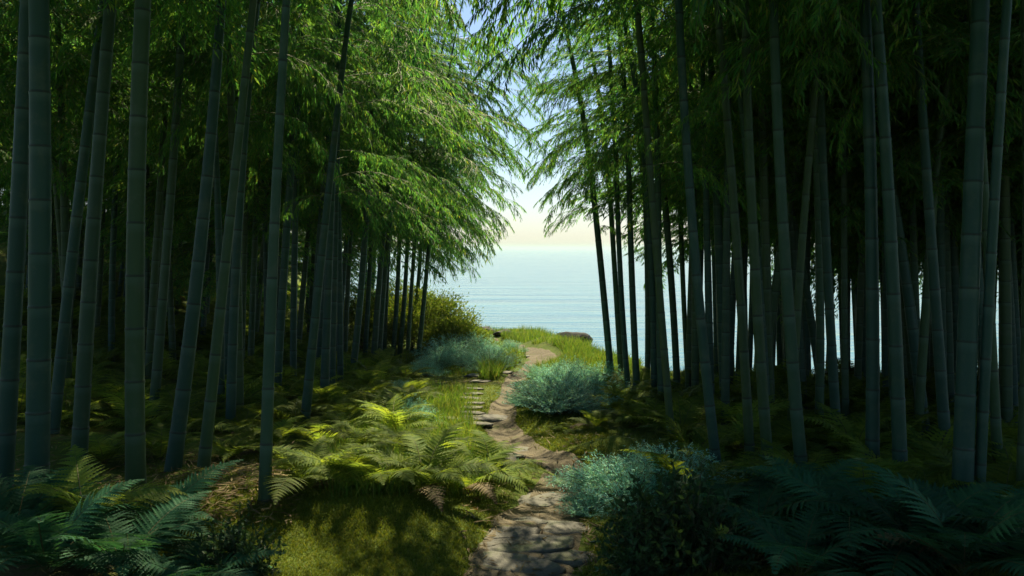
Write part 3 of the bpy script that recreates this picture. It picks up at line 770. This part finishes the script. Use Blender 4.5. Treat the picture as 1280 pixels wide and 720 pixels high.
SHRUBS = [  # px, py base, scale, label
 (790, 632, 1.15, 'large blue silver-leaved shrub in the shade right of the path'),
 (745, 612, .8, 'small silver shrub at the shaded path edge, left of the large one'),
 (838, 618, .95, 'blue silver shrub behind the dark leafy shrub on the right'),
 (880, 628, .8, 'dim silver shrub at the foot of the dark left-leaning bamboo'),
 (690, 515, .95, 'pale silver shrub above the path, leftmost of the sunlit right mound'),
 (712, 512, 1.0, 'front silver shrub in the sunlit mound right of the path'),
 (738, 500, 1.0, 'right end silver shrub of the sunlit mound'),
 (700, 498, .95, 'silver shrub at the back left of the sunlit mound'),
 (725, 490, 1.0, 'silver shrub at the back right of the sunlit mound'),
 (670, 500, .6, 'little silver shrub touching the dirt path at the mound'),
 (552, 455, 1.0, 'pale silver shrub below the green bush, leftmost of its patch'),
 (575, 450, 1.1, 'middle silver shrub of the patch below the green bush'),
 (600, 448, 1.1, 'taller silver shrub of the patch left of the upper path'),
 (622, 450, .9, 'right end silver shrub of the patch beside the upper path'),
 (590, 460, .9, 'front silver shrub of the patch left of the upper path'),
 (612, 463, .9, 'silver shrub lowest in the patch above the narrow stone row'),
 (560, 440, 1.0, 'silver shrub tucked right under the green bush'),
 (585, 437, 1.0, 'silver shrub at the back of the patch near the shore'),
 (505, 525, .55, 'small bluish shrub in moss left of the stone row'),
 (520, 530, .5, 'tiny bluish shrub in moss beside the small one'),
 (508, 492, .5, 'little bluish shrub among sunlit grass below the bamboo row'),
 (620, 582, .4, 'low bluish shrub beside the moss hump at the path bend'),
 (545, 462, .8, 'silver shrub at the foot of the last thin bamboo'),
 (656, 508, .42, 'tiny silver shrub leaning over the path edge below the sunlit mound'),
 (748, 488, .85, 'silver shrub between the sunlit mound and the lone slender bamboo'),
 (680, 478, .7, 'silver shrub at the far left foot of the sunlit mound'),
 (705, 478, .8, 'silver shrub behind the sunlit mound toward the headland'),
 (760, 600, .6, 'low silver shrub at the back of the shaded right patch'),
 (815, 602, .75, 'pale silver shrub behind the large shaded one'),
 (735, 640, .5, 'low silver shrub spilling onto the shaded foreground path'),
 (535, 470, .6, 'low silver shrub in sunlit moss before the thin bamboo row'),
 (640, 441, .6, 'small silver shrub beside the upper path bend'),
]
for n, (px, py, s, lb) in enumerate(SHRUBS):
    x, y, z = at(px, py); s *= .95 if y < 9 else 1.3
    tag(link('silver_shrub', SIL[n % 3], None, (x, y, z - .03), (0, 0, rp.uniform(0, 6.28)), (s * 1.12, s * 1.12, s * rp.uniform(.62, .82))), lb, 'shrub', 'silver-blue shrubs along the path')
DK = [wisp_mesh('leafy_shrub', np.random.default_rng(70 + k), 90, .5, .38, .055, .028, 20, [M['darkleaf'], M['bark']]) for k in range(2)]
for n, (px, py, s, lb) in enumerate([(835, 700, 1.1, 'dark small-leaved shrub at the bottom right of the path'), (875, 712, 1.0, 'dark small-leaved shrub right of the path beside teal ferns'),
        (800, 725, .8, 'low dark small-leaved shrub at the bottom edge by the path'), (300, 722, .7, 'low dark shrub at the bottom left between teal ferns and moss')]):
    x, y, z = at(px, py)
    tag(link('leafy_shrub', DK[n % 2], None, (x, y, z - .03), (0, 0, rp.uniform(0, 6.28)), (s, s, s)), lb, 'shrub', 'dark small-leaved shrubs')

def bush(px, py, w, h, label, seed):
    rng = np.random.default_rng(seed); x, y, z = at(px, py)
    r = root_empty('bush', (x, y, z)); tag(r, label, 'bush', 'rounded bushes behind the bamboo row')
    A = Acc(); P, D, N_ = [], [], []
    for k in range(16):
        a = rng.uniform(0, 6.283); e = rng.uniform(.3, .95)
        tip = np.array([math.cos(a) * e * w, math.sin(a) * e * w * .8, h * math.sqrt(1 - .7 * e * e) * rng.uniform(.8, 1.02)])
        tt = np.linspace(0, 1, 7); mid = np.array([tip[0] * .25, tip[1] * .25, tip[2] * .6])
        pts = 2 * (tt * (1 - tt))[:, None] * mid + (tt ** 2)[:, None] * tip
        A.add(*tube_geo(pts, .022 * (1 - .8 * tt) + .003, 5), 0)
    link('stems', A.mesh('stems', [M['bark']], True), r)
    for k in range(150):
        a = rng.uniform(0, 6.283); e = math.sqrt(rng.uniform(0, 1))
        c = np.array([math.cos(a) * e * w, math.sin(a) * e * w * .8, h * (math.sqrt(1 - .8 * e * e) * rng.uniform(.45, 1) if rng.random() < .8 else rng.uniform(.1, .6))])
        m = 90; off = rng.normal(0, 1, (m, 3)) * np.array([.16, .16, .10]) * rng.uniform(.7, 1.2)
        P.append(c + off); o = unit(c * [1, 1, .6] + [0, 0, .2]); D.append(unit(off * 2 + o + rng.normal(0, .5, (m, 3)))); N_.append(unit(o + rng.normal(0, .6, (m, 3))))
    P, D, N_ = map(np.concatenate, (P, D, N_)); n = len(P)
    V, Fc = leaves_geo(P, D, N_, rng.uniform(.05, .09, n), rng.uniform(.025, .045, n))
    B_ = Acc(); B_.add(V, Fc, 0); link('foliage', B_.mesh('foliage', [M['bush']]), r)
bush(530, 441, 1.25, 1.65, 'rounded green bush behind the seaward end of the bamboo row', 1)
bush(500, 436, 1.1, 1.75, 'taller green bush half hidden behind the thin bamboo row', 2)
bush(452, 438, 1.2, 1.5, 'green bush deep behind the slanting bamboo', 3)
bush(566, 443, .6, .8, 'small low green bush in front of the rounded one', 4)

# ------------------------------------------------------------------ stones and rocks
def rock_mesh(name, seed, sx, sy, sz, mat, rough=.35, flat=False):
    import bmesh
    bm = bmesh.new(); bmesh.ops.create_icosphere(bm, subdivisions=4, radius=1)
    for v in bm.verts:
        c = np.array(v.co); n = float(fbm(c[0] * 1.3 + seed, c[1] * 1.3, c[2] * 1.3 + seed * .7, 4))
        c = c * (1 + rough * n)
        # faceting: clamp along a few random planes
        rr2 = np.random.default_rng(seed)
        for k in range(7):
            pn = unit(rr2.normal(0, 1, 3)); dd = rr2.uniform(.62, .9); o = c @ pn - dd
            if o > 0: c = c - pn * o * .85
        if flat: c[2] = max(min(c[2], .38 + .12 * n), -.6)
        v.co = c * np.array([sx, sy, sz])
    me = bpy.data.meshes.new(name); bm.to_mesh(me); bm.free(); me.materials.append(mat)
    me.polygons.foreach_set('use_smooth', [True] * len(me.polygons)); return me
ROCKS = [(604, 417, .45, .35, .20, 'dark shore rock left of the grassy headland'), (630, 418, .4, .35, .13, 'low dark rock on the shore beside the headland'),
         (712, 421, .75, .5, .42, 'largest dark shore rock behind the grassy headland'), (744, 438, .5, .4, .28, 'small dark rock at the right foot of the largest shore rock'),
         (788, 452, .35, .3, .2, 'small dark rock on the shore between thin bamboos')]
for n, (px, py, a, b_, c, lb) in enumerate(ROCKS):
    x, y, z = at(px, py)
    if n == 2: x, y = 1.95, 29.8; z = gz(x, y) + .06
    if n == 3: x, y = 2.5, 28.6; z = gz(x, y) + .1
    if n == 4: x, y = 2.75, 21.5; z = gz(x, y)
    tag(link('rock', rock_mesh('rock', 10 + n, a, b_, c, M['rock']), None, (x, y, z + c * .3), (0, 0, n * 1.3)), lb, 'rock', 'dark rocks along the shore')
STONES = []
ords = ['first', 'second', 'third', 'fourth', 'fifth', 'sixth', 'seventh', 'eighth', 'ninth']
rowp = [(603, 524, .34), (576, 525, .28), (592, 518, .20), (588, 511, .17), (592, 505, .16), (588, 499, .17), (591, 493, .17), (595, 487, .16), (600, 478, .2)]
for k, (px, py, s) in enumerate(rowp): STONES.append((px, py, s, .35, f'{ords[k]} flat stone up the narrow mossy row left of the sunlit path'))
fg = [(640, 708, .34), (690, 700, .3), (612, 690, .24), (665, 684, .36), (708, 680, .2), (630, 670, .26), (690, 664, .3), (650, 656, .24)]
for k, (px, py, s) in enumerate(fg): STONES.append((px, py, s, .42, f'{ords[k]} flat slab from the bottom edge in the shaded foreground path'))
mid = [(668, 630, .22), (676, 624, .24), (712, 604, .16), (655, 566, .28), (632, 572, .2), (600, 532, .2)]
ml = ['flat slab lying across the sunlit middle bend of the path', 'slab just above the one across the sunlit middle bend', 'small slab at the top of the rise where the path turns',
      'stone step behind the moss hump at the path bend', 'flat bluish stone left of the moss hump', 'stone at the near end of the mossy stone row']
for (px, py, s), lb in zip(mid, ml): STONES.append((px, py, s, .4, lb))
up_ = [(600, 470, .3), (625, 466, .25), (650, 446, .25)]
ul = ['long flat stone below the silver shrub patch', 'flat stone where the path bends toward the headland', 'pale flat stone in the upper path near the headland']
for (px, py, s), lb in zip(up_, ul): STONES.append((px, py, s, .4, lb))
SL = [rock_mesh('path_stone', 30 + k, 1, .62, .16, M['slab'], .3, True) for k in range(5)]
for n, (px, py, s, _, lb) in enumerate(STONES):
    x, y, z = at(px, py)
    tag(link('path_stone', SL[n % 5], None, (x, y, z + .012), (rp.uniform(-.04, .04), rp.uniform(-.04, .04), rp.uniform(-.35, .35)), (s, s * rp.uniform(.7, 1), min(s, .3))), lb, 'stone', 'flat stones set in the path')
for n, (px, py, s, lb) in enumerate([(628, 586, .16, 'grey mossy rock left of the path at the bend'), (575, 560, .12, 'little rock under the ferns at the path side')]):
    x, y, z = at(px, py)
    tag(link('rock', rock_mesh('rock', 50 + n, s, s * .8, s * .6, M['slab']), None, (x, y, z + s * .2)), lb, 'rock', 'small rocks beside the path')

# ------------------------------------------------------------------ ground cover (stuff)
def blades(n, region, ln, wid, mat, name, label, lean=.35, tri=True, inpath=.02, clump=0.0, cat='grass'):
    rng = np.random.default_rng(abs(hash(label)) % 1000 if False else len(label) + n)
    px, py = region(rng, n)
    # invert against the smooth ground, then settle on the real height
    Y = 1.6 * F / (np.maximum(py - HORIZON, 60) - .045 * F)
    for it in range(6):
        X = (px - 640) / F * Y; z = ground(X, Y); Y = np.clip(Y * .5 + .5 * (-z) * F / np.maximum(py - HORIZON, 50), 2, 50)
    X = (px - 640) / F * Y
    if clump:
        X = X + rng.normal(0, clump, n); Y = Y + rng.normal(0, clump, n)
    X = X + rng.normal(0, .01, n)
    ok = (path_dist(X, Y) > inpath) & (Y < np.interp(X, EDGE_X, EDGE_Y) + .5)
    X, Y = X[ok], Y[ok]; n = len(X); Z = ground(X, Y) - .004
    dens = vnoise(X * 2.3, Y * 2.3, 5.) + .5
    L = rng.uniform(ln[0], ln[1], n) * (.6 + .8 * dens); W = rng.uniform(wid[0], wid[1], n)
    d = unit(np.stack([rng.normal(0, lean, n), rng.normal(0, lean, n), np.ones(n)], 1))
    s = unit(np.stack([rng.normal(0, 1, n), rng.normal(0, 1, n), np.zeros(n)], 1))
    b = np.stack([X, Y, Z], 1); m = b + d * (L * .55)[:, None]
    t = b + d * L[:, None] + np.stack([d[:, 0], d[:, 1], -.4 * np.hypot(d[:, 0], d[:, 1])], 1) * (L * .5)[:, None]
    V = np.stack([b - s * W[:, None] * .5, b + s * W[:, None] * .5, m + s * W[:, None] * .4, m - s * W[:, None] * .4, t], 1).reshape(-1, 3)
    k = np.arange(n)[:, None] * 5
    me = mesh_np(name, V, [k + np.array([[3, 2, 4]]), k + np.array([[0, 1, 2, 3]])], mat, smooth=False)
    tag(link(name, me), label, cat, kind='stuff')
def box(x0, x1, y0, y1): return lambda rng, n: (rng.uniform(x0, x1, n), rng.uniform(y0, y1, n))
blades(75000, box(150, 640, 570, 730), (.015, .04), (.003, .006), M['moss'], 'moss', 'short moss cushions covering the mound and path edge in front', .5, inpath=-.05, cat='moss')
blades(60000, box(480, 760, 455, 580), (.015, .04), (.005, .011), M['moss'], 'moss', 'sunlit moss carpet beside the middle of the path', .5, inpath=-.04, cat='moss')
blades(26000, box(660, 1280, 540, 730), (.02, .06), (.004, .008), M['moss'], 'moss', 'dim moss under the ferns right of the path', .5, cat='moss')
blades(16000, lambda rng, n: (rng.uniform(420, 590, n), rng.uniform(485, 620, n)), (.10, .24), (.004, .008), M['grass'], 'grass', 'yellow-green tall grass among the ferns left of the path', .3, clump=.05, inpath=.10)
blades(40000, lambda rng, n: (rng.uniform(600, 800, n), rng.uniform(414, 475, n)), (.12, .30), (.008, .014), M['grass'], 'grass', 'bright grass covering the headland above the sea', .3, inpath=.1)
blades(9000, box(400, 620, 425, 470), (.05, .14), (.008, .012), M['grass'], 'grass', 'grass in front of the green bush by the bamboo row', .3)
blades(9000, box(830, 1280, 470, 510), (.15, .35), (.008, .014), M['grass'], 'grass', 'lit grass along the shore edge behind the right grove', .3)
def litter(n, region, label):
    rng = np.random.default_rng(n)
    px, py = region(rng, n); Y = 1.6 * F / (py - HORIZON - .045 * F); X = (px - 640) / F * Y
    a = rng.uniform(0, 6.283, n); Z = ground(X, Y) + rng.uniform(.012, .03, n)
    V, Fc = leaves_geo(np.stack([X, Y, Z], 1), np.stack([np.cos(a), np.sin(a), rng.normal(0, .2, n)], 1), np.stack([rng.normal(0, .3, n), rng.normal(0, .3, n), np.ones(n)], 1),
                       rng.uniform(.06, .13, n), rng.uniform(.010, .018, n))
    A = Acc(); A.add(V, Fc, 0); tag(link('fallen_leaves', A.mesh('fallen_leaves', [M['litter']])), label, 'leaf litter', kind='stuff')
litter(3500, lambda r, n: (r.uniform(0, 370, n), 470 + 200 * np.sqrt(r.uniform(0, 1, n))), 'dry bamboo leaves scattered over the left forest floor')
litter(4500, lambda r, n: (r.uniform(860, 1280, n), 500 + 200 * np.sqrt(r.uniform(0, 1, n))), 'dry bamboo leaves scattered over the right forest floor')
litter(700, lambda r, n: (r.uniform(580, 760, n), r.uniform(540, 720, n)), 'dry bamboo leaves scattered along the dirt path')

# ------------------------------------------------------------------ sea haze
def mk_haze():
    m, nt, out = new_mat('sea haze'); b = NB(nt)
    v = b.n('VolumePrincipled'); v.inputs['Color'].default_value = (.70, .84, .80, 1)
    v.inputs['Density'].default_value = HAZE; v.inputs['Anisotropy'].default_value = 0.0
    b.l(v.outputs[0], out.inputs['Volume']); return m
HAZE = .00022
x0, x1, y0, y1, z0, z1 = -S - 50, S + 50, -40, 2 * S + 50, SEA_Z - 4.5, 14.0
cv = [(x, y, z) for z in (z0, z1) for y in (y0, y1) for x in (x0, x1)]
hz = link('haze', mesh_np('haze', cv, [[(0, 2, 3, 1), (4, 5, 7, 6), (0, 1, 5, 4), (2, 6, 7, 3), (0, 4, 6, 2), (1, 3, 7, 5)]], mk_haze(), smooth=False))
tag(hz, 'thin pale sea haze drifting through the grove', 'haze', kind='stuff')

# ------------------------------------------------------------------ light, sky, camera
w = bpy.data.worlds.new('World'); scene.world = w; w.use_nodes = True
nt = w.node_tree; bg = nt.nodes['Background']
sky = nt.nodes.new('ShaderNodeTexSky'); sky.sky_type = 'NISHITA'; sky.sun_disc = False
sky.sun_elevation = SUN_EL; sky.sun_rotation = SUN_AZ; sky.air_density = 1.0; sky.dust_density = .8; sky.ozone_density = 5.0
nt.links.new(sky.outputs[0], bg.inputs['Color']); bg.inputs['Strength'].default_value = .056
sd = Vector((math.sin(SUN_AZ) * math.cos(SUN_EL), math.cos(SUN_AZ) * math.cos(SUN_EL), math.sin(SUN_EL)))
L = bpy.data.lights.new('sun', 'SUN'); L.energy = 5.0; L.angle = R(.5); L.color = (1, .86, .55)
lo = bpy.data.objects.new('sun', L); col.objects.link(lo); lo.location = (10, 20, 20)
lo.rotation_euler = sd.to_track_quat('Z', 'Y').to_euler()

cam = bpy.data.cameras.new('camera'); co = bpy.data.objects.new('camera', cam); col.objects.link(co)
co.location = (0, 0, 0); co.rotation_euler = (R(90), 0, 0)
cam.sensor_width = 36; cam.lens = 36 * F / 1280; cam.shift_y = -50 / 1280
cam.clip_start = .05; cam.clip_end = 60000
scene.camera = co
scene.view_settings.view_transform = 'Standard'; scene.view_settings.look = 'None'
scene.view_settings.exposure = 1.35; scene.view_settings.gamma = 1.0
scene.render.engine = 'CYCLES'
cy = scene.cycles
cy.max_bounces = 8; cy.diffuse_bounces = 6; cy.glossy_bounces = 2; cy.transmission_bounces = 4; cy.transparent_max_bounces = 4; cy.volume_bounces = 1
cy.use_denoising = True; cy.sample_clamp_indirect = 6
cy.caustics_reflective = False; cy.caustics_refractive = False
